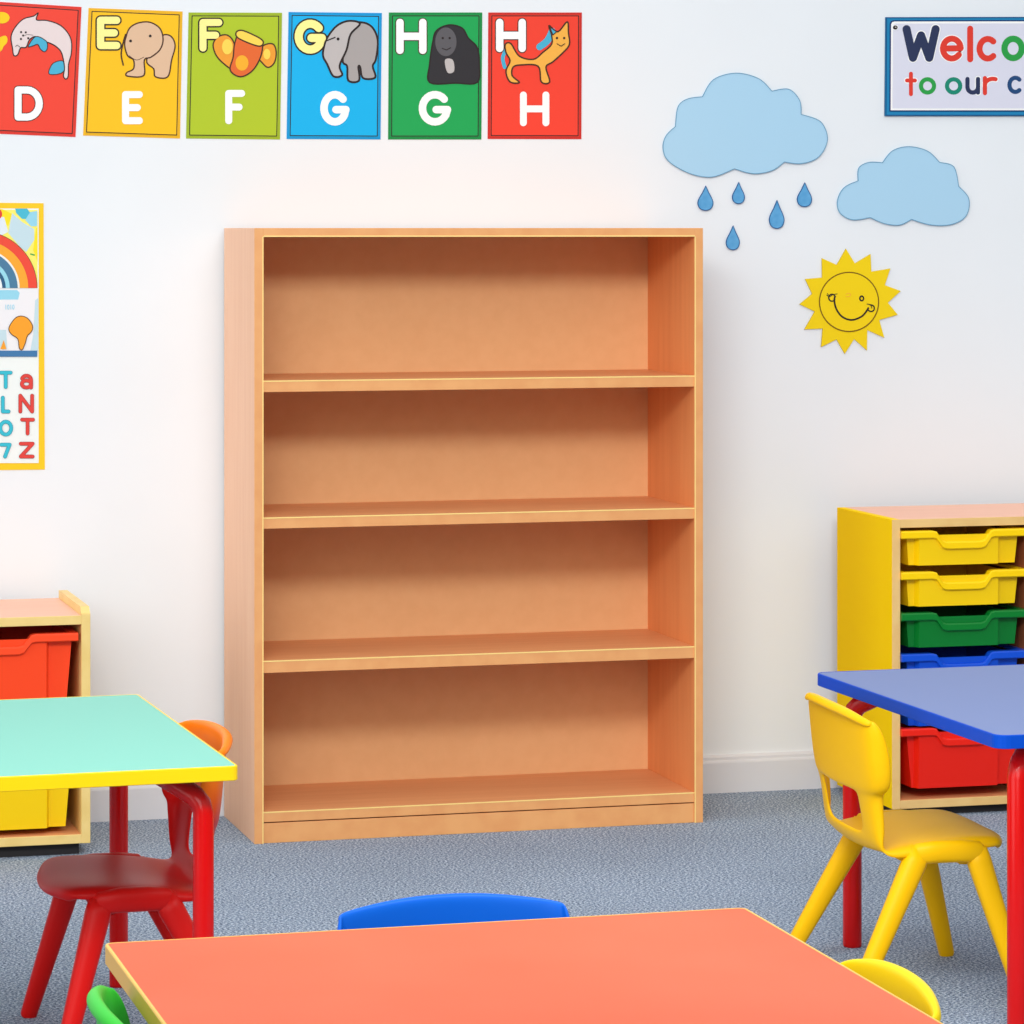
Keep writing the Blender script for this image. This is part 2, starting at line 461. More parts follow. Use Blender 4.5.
def chair(loc, rz, m_shell, m_leg, label, arch=.012, sc=(1, 1, 1), cup=1.0, drop=.010):
    t = thing('school_chair', loc, label, 'chair', None, rz)
    t.scale = sc
    ms = chair_meshes(m_shell, m_leg, arch, cup, drop)
    link('seat', ms['seat'], t); link('backrest', ms['backrest'], t)
    for sy in (-1, 1):
        # side rail under the seat edge
        bm = bmesh.new()
        y = sy * .143
        sweep(bm, [(-.038, y, .233), (-.028, y, .240), (0, y, .2425), (.040, y, .2425), (.072, y, .240), (.082, y, .233)],
              [(.013, .012), (.0175, .0165), (.0185, .0175), (.0185, .0175), (.0175, .0165), (.013, .012)], 16, 2.8)
        link('seat_rail', smooth_mesh('seat_rail', bm, m_leg), t)
        for top, foot in (((.070, sy * .141, .243), (.138, sy * .186, 0.0)), ((-.026, sy * .141, .243), (-.155, sy * .183, 0.0))):
            bm = bmesh.new()
            a, b = Vector(top), Vector(foot)
            pts = [a.lerp(b, k) for k in (0, .08, .35, .7, .985, 1.0)]
            sweep(bm, pts, [(.0185, .0165), (.020, .0175), (.0178, .016), (.0152, .0142), (.0130, .0125), (.0115, .011)], 16, 2.5)
            link('leg', smooth_mesh('leg', bm, m_leg), t)
    for x in (.060, -.025):
        bm = bmesh.new(); sweep(bm, [(x, -.125, .226), (x, .125, .226)], [(.010, .016)] * 2, 12, 3.5)
        link('crossbar', smooth_mesh('crossbar', bm, m_leg), t)
    return t
R = math.radians
chair((2.116, 5.262, 0), R(-3), M_CYEL, M_CYEL, 'yellow plastic school chair seen whole, pushed under the blue table')
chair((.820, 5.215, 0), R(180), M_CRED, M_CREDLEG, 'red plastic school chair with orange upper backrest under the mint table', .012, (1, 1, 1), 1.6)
chair((.975, 3.735, 0), R(-90), M_CBLU, M_CBLU, 'blue plastic chair showing only its backrest behind the coral table', .020, (.86, .84, .978), 1.6, .002)
chair((.620, 3.36, 0), R(0), M_CGRN, M_CGRN, 'green plastic chair tucked at the left edge of the coral table', .016, (.9, .85, 1.01), 1.5)
chair((1.203, 3.305, 0), R(180), M_CYEL2, M_CYEL2, 'yellow plastic chair of which only the backrest top shows, right of the coral table', .016, (.9, .82, 1.0))

# ------------------------------------------------------------ wall art
class Art:
    def __init__(s, crop, off=0.0):
        s.ox, s.oy, s.sc = crop; s.v = []; s.f = []; s.mi = []; s.mats = []; s.off = off
    def _mi(s, m):
        if m not in s.mats: s.mats.append(m)
        return s.mats.index(m)
    def px(s, p): return (s.ox + p[0] / s.sc, s.oy + p[1] / s.sc)
    def poly(s, pts, m):
        s.off += .00006
        b = len(s.v)
        for p in pts: s.v.append(on_wall(*s.px(p), s.off))
        s.f.append(list(range(b, b + len(pts)))); s.mi.append(s._mi(m))
    def ell(s, c, rx, ry, m, n=28):
        s.poly([(c[0] + rx * math.cos(2 * math.pi * k / n), c[1] + ry * math.sin(2 * math.pi * k / n)) for k in range(n)], m)
    def stroke(s, pts, w, m, closed=False):
        """rounded pen stroke: smooth runs become one ribbon, sharp corners start a new one"""
        P = [Vector(p) for p in pts]
        P = [p for i, p in enumerate(P) if i == 0 or (p - P[i - 1]).length > 1e-6]
        if len(P) > 6 and (P[0] - P[-1]).length < 1e-3: closed = True
        if closed:
            if (P[0] - P[-1]).length < 1e-6: P.pop()
            P = P + [P[0]]
        runs = [[P[0]]]
        for i in range(1, len(P)):
            runs[-1].append(P[i])
            if i < len(P) - 1:
                d1, d2 = (P[i] - P[i - 1]).normalized(), (P[i + 1] - P[i]).normalized()
                if d1.dot(d2) < .72: runs.append([P[i]])
        ring = closed and len(runs) == 1
        r = w / 2; mi = s._mi(m)
        for run in runs:
            s.off += .00008
            n = len(run); base = len(s.v)
            for i, p in enumerate(run):
                a_ = run[i - 1] if i else (run[-2] if ring else None)
                b_ = run[i + 1] if i < n - 1 else (run[1] if ring else None)
                d1 = (p - a_).normalized() if a_ is not None else None
                d2 = (b_ - p).normalized() if b_ is not None else None
                d1 = d1 if d1 is not None else d2; d2 = d2 if d2 is not None else d1
                t = (d1 + d2).normalized(); q = Vector((-t.y, t.x)) * (r / max(.6, t.dot(d1)))
                s.v.append(on_wall(*s.px(p + q), s.off)); s.v.append(on_wall(*s.px(p - q), s.off))
            for i in range(n - 1):
                k = base + 2 * i; s.f.append([k, k + 1, k + 3, k + 2]); s.mi.append(mi)
            if not ring:
                for p, d in ((run[0], (run[0] - run[1]).normalized()), (run[-1], (run[-1] - run[-2]).normalized())):
                    ang = math.atan2(d.y, d.x) - math.pi / 2; b0 = len(s.v)
                    for j in range(11):
                        th = ang + math.pi * j / 10
                        s.v.append(on_wall(*s.px(p + Vector((math.cos(th), math.sin(th))) * r), s.off))
                    s.f.append(list(range(b0, b0 + 11))); s.mi.append(mi)
    def shape(s, pts, m, line=None, lw=3, smooth=True):
        pp = catmull(pts, 5, True) if smooth else pts
        s.poly(pp, m)
        if line: s.stroke(pp, lw * 1.6, line, True)
    def obj(s, name, parent=None):
        org = parent.location if parent is not None else Vector((0, 0, 0))
        me = bpy.data.meshes.new(name)
        me.from_pydata([v - org for v in s.v], [], s.f)
        for m in s.mats: me.materials.append(m)
        for p, i in zip(me.polygons, s.mi): p.material_index = i
        bmm = bmesh.new(); bmm.from_mesh(me)
        for f in bmm.faces:
            f.normal_update()
            if f.normal.y > 0: f.normal_flip()
        bmm.to_mesh(me); bmm.free()
        return link(name, me, parent)
def plate(name, pts, th, m, label, cat, group=None, side=None, parent=None, off=-0.0006):
    """flat cut-out on the wall from photo outline"""
    bm = bmesh.new()
    c = on_wall(sum(p[0] for p in pts) / len(pts), max(p[1] for p in pts), off)
    if parent is not None: c = parent.location.copy()
    fr = [bm.verts.new(on_wall(*p, off + th) - c) for p in pts]; bk = [bm.verts.new(on_wall(*p, off) - c) for p in pts]
    n = len(pts)
    bm.faces.new(fr)
    bm.faces.new(bk[::-1])
    for i in range(n):
        j = (i + 1) % n; f = bm.faces.new((fr[i], bk[i], bk[j], fr[j])); f.material_index = 1 if side else 0
    o = from_bm(name, bm, [m, side] if side else m, parent)
    if parent is None:
        o.location = c
        tag(o, label, cat, group)
    return o
def inset_quad(q, d):
    (x0, y0), (x1, y1), (x2, y2), (x3, y3) = q
    return [(x0 + d, y0 + d), (x1 - d, y1 + d), (x2 - d, y2 - d), (x3 + d, y3 - d)]

INK = mat('ink_outline', (40, 30, 30), .6); INKB = mat('brown_ink', (72, 42, 26), .6)
WHT = mat('white_print', (250, 250, 248), .6); PALE = mat('pale_yellow_print', (255, 244, 150), .6)
def arc(cx, cy, rx, ry, a0, a1, n=16):
    return [(cx + rx * math.cos(math.radians(a0 + (a1 - a0) * k / n)), cy + ry * math.sin(math.radians(a0 + (a1 - a0) * k / n))) for k in range(n + 1)]
def glyph(ch, x0, y0, x1, y1):
    """centre lines of a rounded letter in the box (y down)"""
    w, h = x1 - x0, y1 - y0; cx, cy = (x0 + x1) / 2, (y0 + y1) / 2
    G = {
        'D': [[(x0, y0), (x0, y1)] + arc(x0 + w * .42, cy, w * .58, h / 2, 90, -90, 12) + [(x0, y0)]],
        'E': [[(x1, y0), (x0, y0), (x0, y1), (x1, y1)], [(x0, cy), (x0 + w * .85, cy)]],
        'F': [[(x1, y0), (x0, y0), (x0, y1)], [(x0, cy), (x0 + w * .8, cy)]],
        'G': [arc(cx, cy, w / 2, h / 2, -42, -330, 20) + [(x1, cy + h * .05), (cx + w * .05, cy + h * .05)]],
        'H': [[(x0, y0), (x0, y1)], [(x1, y0), (x1, y1)], [(x0, cy), (x1, cy)]],
        'W': [[(x0, y0), (x0 + w * .22, y1), (cx, y0 + h * .22), (x1 - w * .22, y1), (x1, y0)]],
        'e': [[(x0, cy), (x1, cy - h * .02)] + arc(cx, cy, w / 2, h / 2, -2, -322, 22)],
        'l': [[(cx, y0), (cx, y1)]],
        'c': [arc(cx, cy, w / 2, h / 2, -48, -312, 18)],
        'o': [arc(cx, cy, w / 2, h / 2, 0, 360, 24)],
        'O': [arc(cx, cy, w / 2, h / 2, 0, 360, 24)],
        'm': [[(x0, y0), (x0, y1)], [(x0, y1 - h * .6)] + arc(x0 + w * .25, y0 + h * .3, w * .25, h * .3, 180, 360, 8) + [(cx, y1)], arc(x0 + w * .75, y0 + h * .3, w * .25, h * .3, 180, 360, 8) + [(x1, y1)]],
        't': [[(cx, y0), (cx, y1)], [(x0, y0 + h * .33), (x1, y0 + h * .33)]],
        'u': [[(x0, y0), (x0, y0 + h * .6)] + arc(cx, y0 + h * .6, w / 2, h * .4, 180, 0, 10) + [(x1, y0), (x1, y1)]],
        'r': [[(x0, y0), (x0, y1)], [(x0, y0 + h * .45)] + arc(x0 + w * .75, y0 + h * .45, w * .75, h * .4, 180, 290, 8)],
        'a': [[(x1, y0 + h * .35), (x1, y1)], arc(cx, y0 + h * .36, w / 2, h * .36, -160, 0, 8), arc(cx, y0 + h * .7, w / 2, h * .3, 0, 360, 16)],
        's': [arc(cx, y0 + h * .25, w / 2, h * .25, -30, -270, 8) + arc(cx, y0 + h * .75, w / 2, h * .25, -90, 150, 8)],
        'N': [[(x0, y1), (x0, y0), (x1, y1), (x1, y0)]],
        'T': [[(x0, y0), (x1, y0)], [(cx, y0), (cx, y1)]],
        'Z': [[(x0, y0), (x1, y0), (x0, y1), (x1, y1)]],
        'L': [[(x0, y0), (x0, y1), (x1, y1)]],
        '7': [[(x0, y0), (x1, y0), (cx - w * .05, y1)]],
    }
    return G[ch]
def letter(crop, off, parent, ch, box_, w, m, line=None, lw=4, name='letter'):
    a = Art(crop, off)
    x0, y0, x1, y1 = box_; r = w / 2
    g = glyph(ch, x0 + r, y0 + r, x1 - r, y1 - r)
    if line:
        for st in g: a.stroke(st, w + lw, line)
        a.off += .0002
    for st in g: a.stroke(st, w, m)
    return a.obj(name, parent)

CARD_TH = .0015
CE = (0, 0, 3.413); CG = (280, 0, 3.2); CD = (0, 0, 7.31)
def card(q, rgb, edge_rgb, name_, label):
    o = plate('alphabet_card', q, CARD_TH, mat('card_' + name_ + '_edge', edge_rgb, .55), label, 'card', 'alphabet cards on the wall')
    pl = Art((0, 0, 1), CARD_TH + .0001)
    qi = inset_quad(q, 2.4)
    pl.poly(qi, mat('card_' + name_, rgb, .55))
    pl.stroke(inset_quad(q, 3.4), .95, INK, True)
    pl.obj('printed_panel', o)
    return o
L1 = CARD_TH + .0006
RED_ = (242, 66, 46)
# D
c = card([(-15, 1), (81.5, 7), (75.5, 137), (-21, 133)], RED_, (226, 52, 38), 'red_d', 'red alphabet card with a white dolphin and letter D, leftmost')
a = Art(CD, L1)
DOL = mat('dolphin_print', (232, 214, 212), .6); DBL = mat('fin_blue_print', (72, 176, 208), .6)
a.shape([(355, 535), (385, 465), (455, 445), (475, 490), (455, 530), (400, 545)], DBL, INKB, 4)
a.shape([(80, 270), (110, 200), (170, 140), (245, 118), (278, 95), (265, 145), (340, 150), (430, 180), (490, 235), (520, 300), (520, 390), (500, 470), (497, 555), (480, 578), (463, 555), (470, 490), (450, 390), (415, 345), (370, 318), (320, 300), (260, 268), (215, 290), (190, 345), (150, 350), (128, 400), (100, 405), (90, 350)], DOL, INK, 5)
a.shape([(205, 340), (260, 268), (335, 300), (345, 350), (325, 378), (295, 360), (275, 325), (240, 335)], DBL, INK, 4)
for p in ((153, 235), (187, 237), (168, 260), (152, 285), (205, 280)): a.ell(p, 8, 8, INK, 10)
a.stroke([(170, 262), (200, 252), (240, 258)], 3, INK); a.stroke([(112, 340), (125, 330), (145, 345)], 4, INK)
a.obj('dolphin_picture', c)
a = Art(CD, L1); YB = mat('yellow_print', (250, 205, 20), .6)
a.ell((12, 130), 57, 42, YB); a.obj('yellow_letter_top', c)
a = Art(CD, L1); a.shape([(-10, 290), (10, 268), (40, 262), (54, 285), (48, 315), (25, 340), (12, 368), (-8, 370)], YB); a.obj('yellow_letter_foot', c)
letter(CD, L1, c, 'D', (105, 632, 312, 882), 52, WHT, INKB, 12)
# E
c = card([(88.5, 8), (182.5, 11.5), (180, 138.5), (83, 135.5)], (251, 193, 8), (238, 180, 20), 'yellow', 'golden yellow alphabet card with a beige elephant and letter E')
letter(CE, L1, c, 'E', (330, 57, 410, 168), 25, PALE, INK, 10)
a = Art(CE, L1); BEI = mat('beige_print', (224, 186, 152), .6)
a.shape([(545, 128), (580, 122), (597, 155), (585, 205), (572, 262), (530, 262), (524, 235), (500, 205)], BEI, INKB, 3)
a.shape([(430, 125), (442, 96), (470, 79), (510, 76), (545, 97), (556, 135), (545, 170), (515, 195), (492, 205), (490, 258), (435, 260), (432, 248), (455, 235), (455, 205), (435, 190), (425, 155)], BEI, INKB, 3)
a.stroke(catmull([(428, 118), (420, 145), (413, 185), (420, 222)], 5), 5, INKB); a.stroke(catmull([(440, 190), (465, 205), (490, 195)], 5), 2, INKB)
for p in ((445, 140), (512, 123)): a.ell(p, 5, 5, INK, 10)
a.obj('elephant_picture', c)
letter(CE, L1, c, 'E', (416, 311, 487, 424), 24, WHT)
# F
c = card([(188.5, 12.5), (282, 12.8), (280, 139.5), (186, 138.5)], (176, 198, 34), (160, 182, 34), 'lime', 'lime green alphabet card with an orange pot picture and letter F')
letter(CE, L1, c, 'F', (680, 65, 758, 176), 24, PALE, INK, 10)
a = Art(CE, L1); OR1 = mat('amber_print', (240, 158, 48), .6); OR2 = mat('rust_print', (228, 104, 44), .6); YE = mat('straw_print', (250, 214, 84), .6)
a.shape([(870, 200), (895, 158), (930, 150), (942, 178), (935, 215), (912, 230), (885, 205)], OR1, INKB, 3)
a.shape([(727, 150), (745, 125), (775, 120), (797, 145), (805, 200), (800, 240), (760, 215), (735, 185)], OR1, INKB, 3)
a.shape([(800, 150), (818, 110), (860, 118), (893, 140), (890, 190), (862, 240), (820, 262), (785, 240), (795, 195)], OR2, INKB, 3)
a.shape([(806, 110), (830, 105), (892, 135), (893, 155), (870, 155), (812, 130)], YE, INKB, 3)
a.ell((775, 160), 18, 26, YE); a.ell((825, 215), 22, 26, mat('gold_print', (246, 176, 40), .6)); a.ell((910, 185), 12, 18, YE)
a.obj('pot_picture', c)
letter(CE, L1, c, 'F', (768, 307, 836, 424), 24, WHT)
# blue G
c = card([(288.5, 12), (381.8, 13), (380.5, 139.5), (286.5, 139)], (0, 178, 236), (0, 150, 214), 'blue', 'sky blue alphabet card with a grey elephant and letter G')
letter(CG, L1, c, 'G', (46, 63, 146, 172), 26, PALE, INK, 10)
a = Art(CG, L1); GRY = mat('grey_print', (168, 162, 160), .6); GRL = mat('light_grey_print', (190, 184, 182), .6)
a.shape([(225, 85), (262, 72), (295, 88), (312, 130), (306, 190), (296, 212), (304, 248), (265, 250), (256, 215), (250, 215), (252, 258), (218, 258), (214, 212), (200, 190)], GRY, INK, 4)
a.shape([(140, 150), (152, 118), (182, 82), (220, 67), (255, 76), (225, 110), (212, 160), (190, 210), (198, 240), (170, 244), (150, 205), (137, 180)], GRL, INK, 4)
a.stroke([(150, 130), (175, 120)], 4, INK); a.ell((185, 125), 5, 5, INK, 10)
a.obj('elephant_picture', c)
letter(CG, L1, c, 'G', (128, 291, 222, 402), 24, WHT)
# green G
c = card([(388.8, 12.5), (482.2, 12.5), (481.3, 139.5), (388, 139.5)], (22, 164, 82), (16, 140, 66), 'green', 'green alphabet card with a dark gorilla and letter G')
letter(CG, L1, c, 'H', (371, 60, 468, 173), 24, WHT, INKB, 6)
a = Art(CG, L1); GO = mat('charcoal_print', (46, 44, 48), .6); GF = mat('slate_print', (92, 90, 94), .6)
a.shape([(488, 135), (500, 98), (540, 80), (582, 90), (602, 122), (630, 152), (637, 205), (630, 264), (560, 266), (478, 264), (478, 205)], GO, INK, 3)
a.ell((530, 134), 34, 46, GF); a.ell((520, 122), 4, 4, INK, 8); a.ell((542, 122), 4, 4, INK, 8); a.stroke([(518, 155), (532, 160), (545, 153)], 3, INK)
a.shape([(527, 192), (552, 192), (556, 228), (535, 232)], GRL, None); a.obj('gorilla_picture', c)
letter(CG, L1, c, 'G', (443, 291, 547, 402), 24, WHT)
# red H
c = card([(488.2, 12.5), (581.8, 12.5), (581.3, 139.2), (487.5, 139)], RED_, (206, 44, 36), 'red_h', 'red alphabet card with an orange horse and letter H, rightmost')
letter(CG, L1, c, 'H', (690, 60, 786, 167), 24, WHT, INKB, 6)
a = Art(CG, L1); HO = mat('horse_print', (244, 178, 72), .6)
a.stroke(catmull([(722, 160), (712, 185), (718, 215)], 5), 12, DBL); a.stroke(catmull([(870, 100), (855, 130), (830, 150)], 5), 22, DBL)
a.shape([(720, 142), (738, 140), (765, 180), (810, 190), (840, 168), (868, 142), (868, 112), (860, 82), (888, 102), (918, 70), (922, 105), (925, 142), (905, 168), (872, 198), (850, 215), (862, 262), (835, 262), (825, 212), (770, 208), (745, 215), (742, 242), (765, 264), (735, 262), (722, 228), (735, 195), (722, 168)], HO, INKB, 3)
a.shape([(862, 86), (884, 102), (872, 112)], DBL, INKB, 2, False)
for p in ((885, 122), (908, 122)): a.ell(p, 4, 4, INK, 8)
a.stroke([(885, 140), (898, 148), (910, 140)], 2.5, INK); a.obj('horse_picture', c)
letter(CG, L1, c, 'H', (767, 293, 861, 404), 22, WHT)

# clouds, raindrops, sun
SK = (640, 0, 2.6667)
def tx(pts): return [(SK[0] + x / SK[2], y / SK[2]) for x, y in pts]
def lobes(segs):
    out = []
    for s in segs: out += catmull(s, 7)[:-1]
    return tx(out)
M_CLOUD = mat('pale_blue_card', (172, 212, 236), .6); M_CEDGE = mat('blue_card_edge', (110, 160, 190), .6)
def cloud(segs, label):
    pts = lobes(segs)
    o = plate('cloud_cutout', pts, .004, M_CLOUD, label, 'cloud', 'cloud cutouts', M_CEDGE)
    a = Art((0, 0, 1), .0042); a.stroke(pts, .75, M_CEDGE, True); a.obj('outline', o)
cloud([[(93, 337), (100, 285), (125, 264), (165, 258)], [(165, 258), (195, 212), (255, 195), (315, 210), (350, 243)],
      [(350, 243), (395, 238), (424, 268), (428, 305)], [(428, 305), (480, 325), (498, 372), (475, 418), (430, 436), (383, 432)],
      [(383, 432), (350, 455), (300, 463), (250, 450)], [(250, 450), (190, 472), (130, 462), (75, 430), (60, 395), (68, 362), (93, 337)]], 'large pale blue cloud cutout above the raindrops')
cloud([[(580, 482), (582, 448), (608, 433), (645, 434)], [(645, 434), (672, 402), (715, 391), (765, 403), (797, 433)],
      [(797, 433), (835, 445), (848, 497)], [(848, 497), (875, 530), (868, 575), (830, 598), (775, 600), (722, 585)],
      [(722, 585), (690, 600), (650, 596), (612, 580)], [(612, 580), (565, 586), (532, 568), (525, 535), (543, 500), (580, 482)]], 'smaller pale blue cloud cutout above the yellow sun')
M_DROP = noisy('raindrop_card', (70, 148, 204), (112, 182, 226), 25, rough=.5); M_DEDGE = mat('raindrop_edge', (24, 84, 140), .6)
for (x, y0, y1, w, lb) in ((173, 496, 561, 40, 'blue raindrop cutout, leftmost of the upper ones under the cloud'),
                           (261, 486, 543, 32, 'small blue raindrop cutout, second from left under the big cloud'),
                           (363, 534, 609, 39, 'longest blue raindrop cutout, right of the middle under the cloud'),
                           (437, 487, 551, 38, 'blue raindrop cutout, rightmost under the big cloud'),
                           (246, 602, 666, 35, 'lowest blue raindrop cutout, beside the top of the bookcase')):
    h = y1 - y0; r = w / 2
    pts = [(x + 1, y0), (x + r * .45, y0 + h * .28), (x + r * .9, y0 + h * .55), (x + r, y0 + h * .74), (x + r * .7, y0 + h * .93), (x, y1), (x - r * .7, y0 + h * .93), (x - r, y0 + h * .74), (x - r * .9, y0 + h * .55), (x - r * .4, y0 + h * .28)]
    body = [pts[0]] + catmull(pts[1:] , 5)
    d = plate('raindrop_cutout', tx(body), .004, M_DROP, lb, 'raindrop', 'raindrop cutouts', M_DEDGE)
    a = Art(SK, .0042); a.stroke(body, 2.0, M_DEDGE, True); a.obj('dark_outline', d)
SU = (790, 240, 8.533)
M_SUN = mat('sun_yellow_card', (246, 212, 8), .55); M_SEDGE = mat('sun_card_edge', (170, 140, 10), .6)
star = [(473, 75), (550, 200), (683, 120), (690, 270), (852, 243), (805, 385), (940, 435), (830, 535), (915, 637), (757, 682), (800, 833), (655, 768), (652, 942), (543, 845), (463, 970), (393, 848), (262, 912), (275, 755), (120, 762), (207, 610), (78, 548), (185, 460), (125, 333), (270, 320), (268, 155), (395, 212)]
sun = plate('sun_cutout', [(SU[0] + x / SU[2], SU[1] + y / SU[2]) for x, y in star], .004, M_SUN, 'yellow smiling sun cutout with pointed rays on the white wall', 'sun', None, M_SEDGE)
a = Art(SU, .0042); BR = mat('sun_ink', (120, 84, 10), .6)
a.ell((498, 528), 252, 252, M_SUN, 48)
a.stroke(arc(498, 528, 252, 252, 0, 352.5, 47), 10, BR, True); a.obj('face_disc', sun)
a = Art(SU, .0046)
a.stroke(catmull([(378, 480), (372, 520), (390, 590), (440, 655), (520, 682), (600, 655), (640, 615), (662, 580)], 5), 15, INK)
a.stroke(arc(352, 492, 28, 30, 30, 330, 14), 11, INK); a.stroke(catmull([(308, 470), (330, 482), (360, 466), (395, 460)], 4), 7, INK); a.stroke([(312, 455), (322, 470)], 6, INK)
a.stroke(arc(605, 498, 16, 20, 0, 345, 12), 12, INK, True)
a.stroke(arc(685, 582, 28, 28, -100, 160, 12), 11, INK); a.stroke([(650, 545), (685, 552), (690, 580)], 7, INK)
a.stroke(catmull([(470, 465), (490, 452), (512, 465), (490, 485), (470, 480)], 3), 4, mat('pink_ink', (246, 170, 70), .6))
a.obj('smiling_face', sun)

# welcome sign
WS = (870, 0, 6.65)
def ws(pts): return [(WS[0] + x / WS[2], y / WS[2]) for x, y in pts]
sg = plate('welcome_sign', ws([(100, 115), (1560, 112), (1560, 772), (94, 772)]), .006, mat('sign_blue', (34, 134, 186), .4), 'white welcome sign with blue border and coloured letters, upper right', 'sign', None, mat('sign_edge', (10, 80, 125), .5))
a = Art(WS, .0062)
a.stroke([(104, 119), (1556, 116), (1556, 767), (99, 767)], 5, mat('sign_dark_blue', (14, 70, 120), .5), True)
a.poly([(124, 160), (132, 142), (150, 136), (1534, 134), (1534, 742), (122, 742)], mat('sign_navy_line', (20, 50, 105), .5))
a.poly([(133, 163), (140, 149), (154, 144), (1528, 142), (1528, 734), (130, 734)], WHT)
a.poly([(146, 168), (160, 158), (1516, 156), (1516, 722), (142, 722)], mat('sign_lilac', (222, 222, 236), .5))
a.obj('face_panel', sg)
a = Art(WS, .0072); a.ell((160, 184), 20, 18, WHT); a.ell((160, 184), 16, 14, INK); a.ell((163, 182), 6, 4, GRL); a.obj('screw', sg)
NV = mat('navy_letter', (44, 54, 88), .5); RL = mat('red_letter', (228, 62, 48), .5); GL = mat('green_letter', (44, 160, 72), .5); TL = mat('teal_letter', (24, 138, 112), .5); DBn = mat('deep_blue_letter', (34, 74, 122), .5)
for ch, b, w, m in (('W', (208, 168, 455, 412), 54, NV), ('e', (457, 238, 615, 410), 40, RL), ('l', (636, 172, 680, 415), 40, RL), ('c', (700, 240, 850, 410), 40, RL), ('o', (865, 238, 1022, 408), 42, GL), ('m', (1045, 240, 1235, 410), 40, NV), ('e', (1255, 238, 1413, 410), 40, RL),
                    ('t', (225, 478, 304, 640), 26, RL), ('o', (317, 514, 432, 630), 28, GL), ('o', (490, 514, 606, 630), 28, TL), ('u', (626, 512, 724, 630), 28, NV), ('r', (742, 506, 840, 634), 28, RL), ('c', (905, 504, 1012, 626), 28, DBn),
                    ('l', (1035, 478, 1070, 630), 28, RL), ('a', (1090, 514, 1190, 630), 26, GL), ('s', (1215, 514, 1300, 630), 26, NV), ('s', (1325, 514, 1410, 630), 26, TL)):
    letter(WS, .0066, sg, ch, b, w, m, WHT, 14)

# rainbow and alphabet poster
PO = (0, 0, 1)
po = plate('alphabet_poster', [(-84, 202), (43.5, 203.2), (44.8, 469.5), (-84, 471)], .002, mat('poster_yellow', (248, 202, 24), .55), 'tall yellow-bordered poster with a rainbow and coloured letters, cut by the frame', 'poster')
a = Art(PO, .0022)
a.poly([(-77, 208.5), (38.5, 208.5), (38.5, 463), (-77, 463)], mat('poster_white', (238, 243, 240), .55))
a.poly([(-77, 209), (37.5, 210), (37.5, 288), (-77, 288)], mat('poster_lemon', (250, 238, 110), .55))
PB = mat('poster_pale_blue', (196, 220, 228), .55); PC = mat('poster_cyan', (70, 184, 208), .55); PL = mat('poster_light_cyan', (150, 212, 232), .55)
a.poly([(2, 209), (12, 214), (8, 226), (3, 223), (-3, 218), (-4, 209)], mat('poster_sun_yellow', (252, 226, 30), .55))
a.poly([(12, 213), (22, 222), (34, 229), (34, 240), (26, 252), (20, 247), (8, 233)], PB)
a.poly([(-77, 216), (4, 217), (8, 232), (0, 236), (-77, 236)], mat('poster_mist', (224, 232, 240), .55))
a.poly([(15, 208.5), (27, 208.5), (30, 213), (26, 219), (22, 219), (16, 213)], PC); a.poly([(30, 212), (37, 211), (37, 226), (31, 226.5), (25, 220)], PL)
a.poly([(36, 228), (37.5, 228), (37.5, 262), (33, 250)], mat('poster_sun_yellow', (252, 226, 30), .55))
a.ell((-4, 214), 6, 6, RL)
a.stroke([(30.5, 254), (34, 255)], 1.3, GL)
a.obj('sky_picture', po)
a = Art(PO, .0036)
def halfdisc(r, m): a.poly(arc(-20, 288, r, r, 180, 360, 40), m)
halfdisc(57.2, INKB)
for r, rgb, nm in ((56.7, (236, 72, 52), 'rb_red'), (48, (246, 166, 44), 'rb_orange'), (39.4, (238, 238, 230), 'rb_white'), (37.5, (72, 122, 156), 'rb_slate'), (29.5, (150, 214, 230), 'rb_light'), (25.5, (40, 92, 130), 'rb_blue'), (22, (238, 243, 240), 'rb_in')):
    halfdisc(r, mat(nm, rgb, .55))
a.obj('rainbow_picture', po)
a = Art(PO, .0036)
a.poly([(-77, 288.5), (38, 288.5), (38, 351), (-77, 351)], mat('poster_offwhite', (238, 236, 238), .55))
a.poly([(-77, 290), (17, 290), (19.5, 293), (18, 299.5), (-77, 300)], PL)
a.poly([(35, 300), (38, 298), (38, 351), (30, 351), (33, 335)], PB); a.poly([(-77, 325), (6, 330), (7, 349), (-77, 350)], PB)
a.obj('middle_picture', po)
a = Art(PO, .0044)
for i, x in enumerate((5.5, 8, 10.5, 13)): a.stroke(arc(x, 307, .9, 2.2, 0, 340, 8) if i % 2 else [(x, 304.8), (x, 309.2)], .6, PL)
BO = mat('poster_orange', (246, 160, 34), .55)
a.shape([(14, 319), (20, 316), (27, 318), (32, 325), (31.5, 331), (27, 336), (25, 343), (22, 349.5), (19, 348), (17.5, 339), (11, 334), (8.5, 328)], BO, INKB, .5)
a.poly([(0, 349), (3.4, 340), (6.2, 349)], BO)
a.obj('orange_shapes', po)
a = Art(PO, .0044); a.poly([(-77, 350.5), (37, 350.5), (37, 356.6), (-77, 356.6)], mat('poster_blue_bar', (62, 118, 168), .55)); a.obj('blue_bar', po)
CY = mat('poster_cyan_letter', (52, 188, 208), .55); RD = mat('poster_red_letter', (222, 66, 58), .55)
CYD = mat('poster_teal_outline', (24, 120, 140), .55); RDD = mat('poster_maroon_outline', (140, 40, 40), .55)
for ch, b, m in (('T', (-1, 371, 12, 388.5), CY), ('a', (20, 374, 32.5, 389), RD), ('L', (1, 396, 10, 413), CY), ('N', (18.5, 394, 33.5, 413), RD), ('O', (-1.5, 420, 12.6, 436), CY), ('T', (20.3, 418, 34.4, 435), RD), ('7', (-.5, 443, 11, 458), CY), ('Z', (19, 442, 34, 458), RD)):
    letter(PO, .0036, po, ch, b, 3.2, m, CYD if m is CY else RDD, .7)

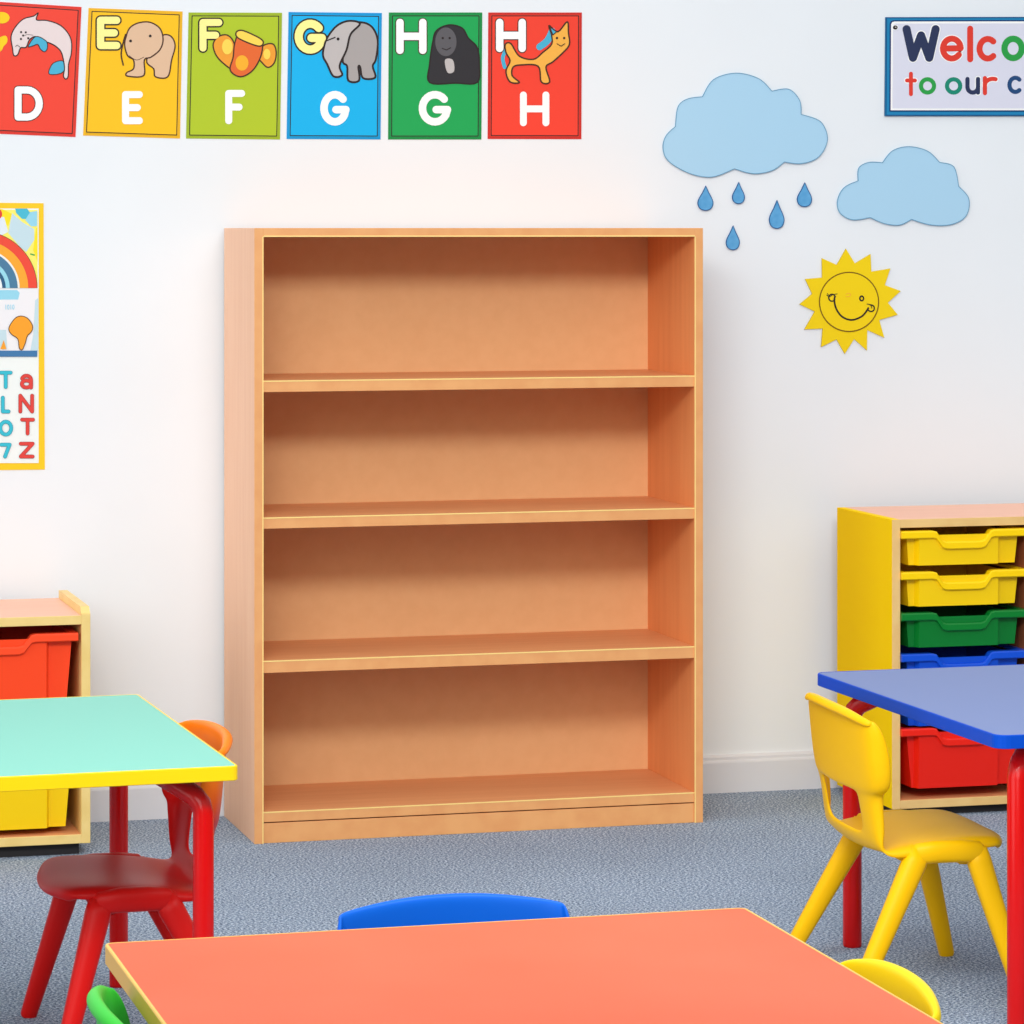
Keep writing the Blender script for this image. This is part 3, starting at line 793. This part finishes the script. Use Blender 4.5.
# ------------------------------------------------------------ light
w = bpy.data.worlds.new('soft_room_light'); S.world = w; w.use_nodes = True
nt = w.node_tree; bg = nt.nodes['Background']
tc = nt.nodes.new('ShaderNodeTexCoord'); sp = nt.nodes.new('ShaderNodeSeparateXYZ'); cr = nt.nodes.new('ShaderNodeValToRGB')
mr = nt.nodes.new('ShaderNodeMapRange'); mr.inputs['From Min'].default_value = -1; mr.inputs['From Max'].default_value = 1
nt.links.new(tc.outputs['Generated'], sp.inputs[0]); nt.links.new(sp.outputs['Z'], mr.inputs['Value']); nt.links.new(mr.outputs[0], cr.inputs[0])
e = cr.color_ramp.elements; e[0].position = .45; e[0].color = (.11, .11, .112, 1); e[1].position = .92; e[1].color = (1.27, 1.265, 1.25, 1)
k = e.new(.55); k.color = (.17, .17, .172, 1)
nt.links.new(cr.outputs[0], bg.inputs['Color']); bg.inputs['Strength'].default_value = 1.0
def sun_lamp(name, d, energy, ang, col=(1, 1, 1)):
    l = bpy.data.lights.new(name, 'SUN'); l.energy = energy; l.angle = math.radians(ang); l.color = col
    o = bpy.data.objects.new(name, l); C.objects.link(o); o.rotation_euler = Vector(d).to_track_quat('-Z', 'Y').to_euler(); o.location = (-2, 0, 3)
    return o
sun_lamp('room_light', (.36, .86, -.36), 0.75, 30, (.985, .995, 1))
sun_lamp('window_light', (.93, .30, -.22), 0.75, 40, (.96, .985, 1))
l = bpy.data.lights.new('ceiling_light', 'AREA'); l.shape = 'RECTANGLE'; l.size = 2.0; l.size_y = .45; l.energy = 68; l.color = (.96, .99, 1)
o = bpy.data.objects.new('ceiling_light', l); C.objects.link(o); o.location = (1.0, 3.3, 2.3)
o.rotation_euler = (Vector((1.9, 7.1, .7)) - Vector((1.0, 3.3, 2.3))).to_track_quat('-Z', 'Y').to_euler()

# ------------------------------------------------------------ camera
cam = bpy.data.cameras.new('camera'); co = bpy.data.objects.new('camera', cam); C.objects.link(co)
co.location = (0, 0, H); co.rotation_euler = (math.radians(90), 0, -TH)
cam.sensor_width = 36; cam.sensor_fit = 'HORIZONTAL'; cam.lens = F / 1024 * 36
cam.shift_y = -(512 - 228) / 1024; cam.clip_start = .1; cam.clip_end = 50
S.camera = co
S.view_settings.view_transform = 'Standard'; S.view_settings.look = 'None'; S.view_settings.exposure = -0.11; S.view_settings.gamma = 1
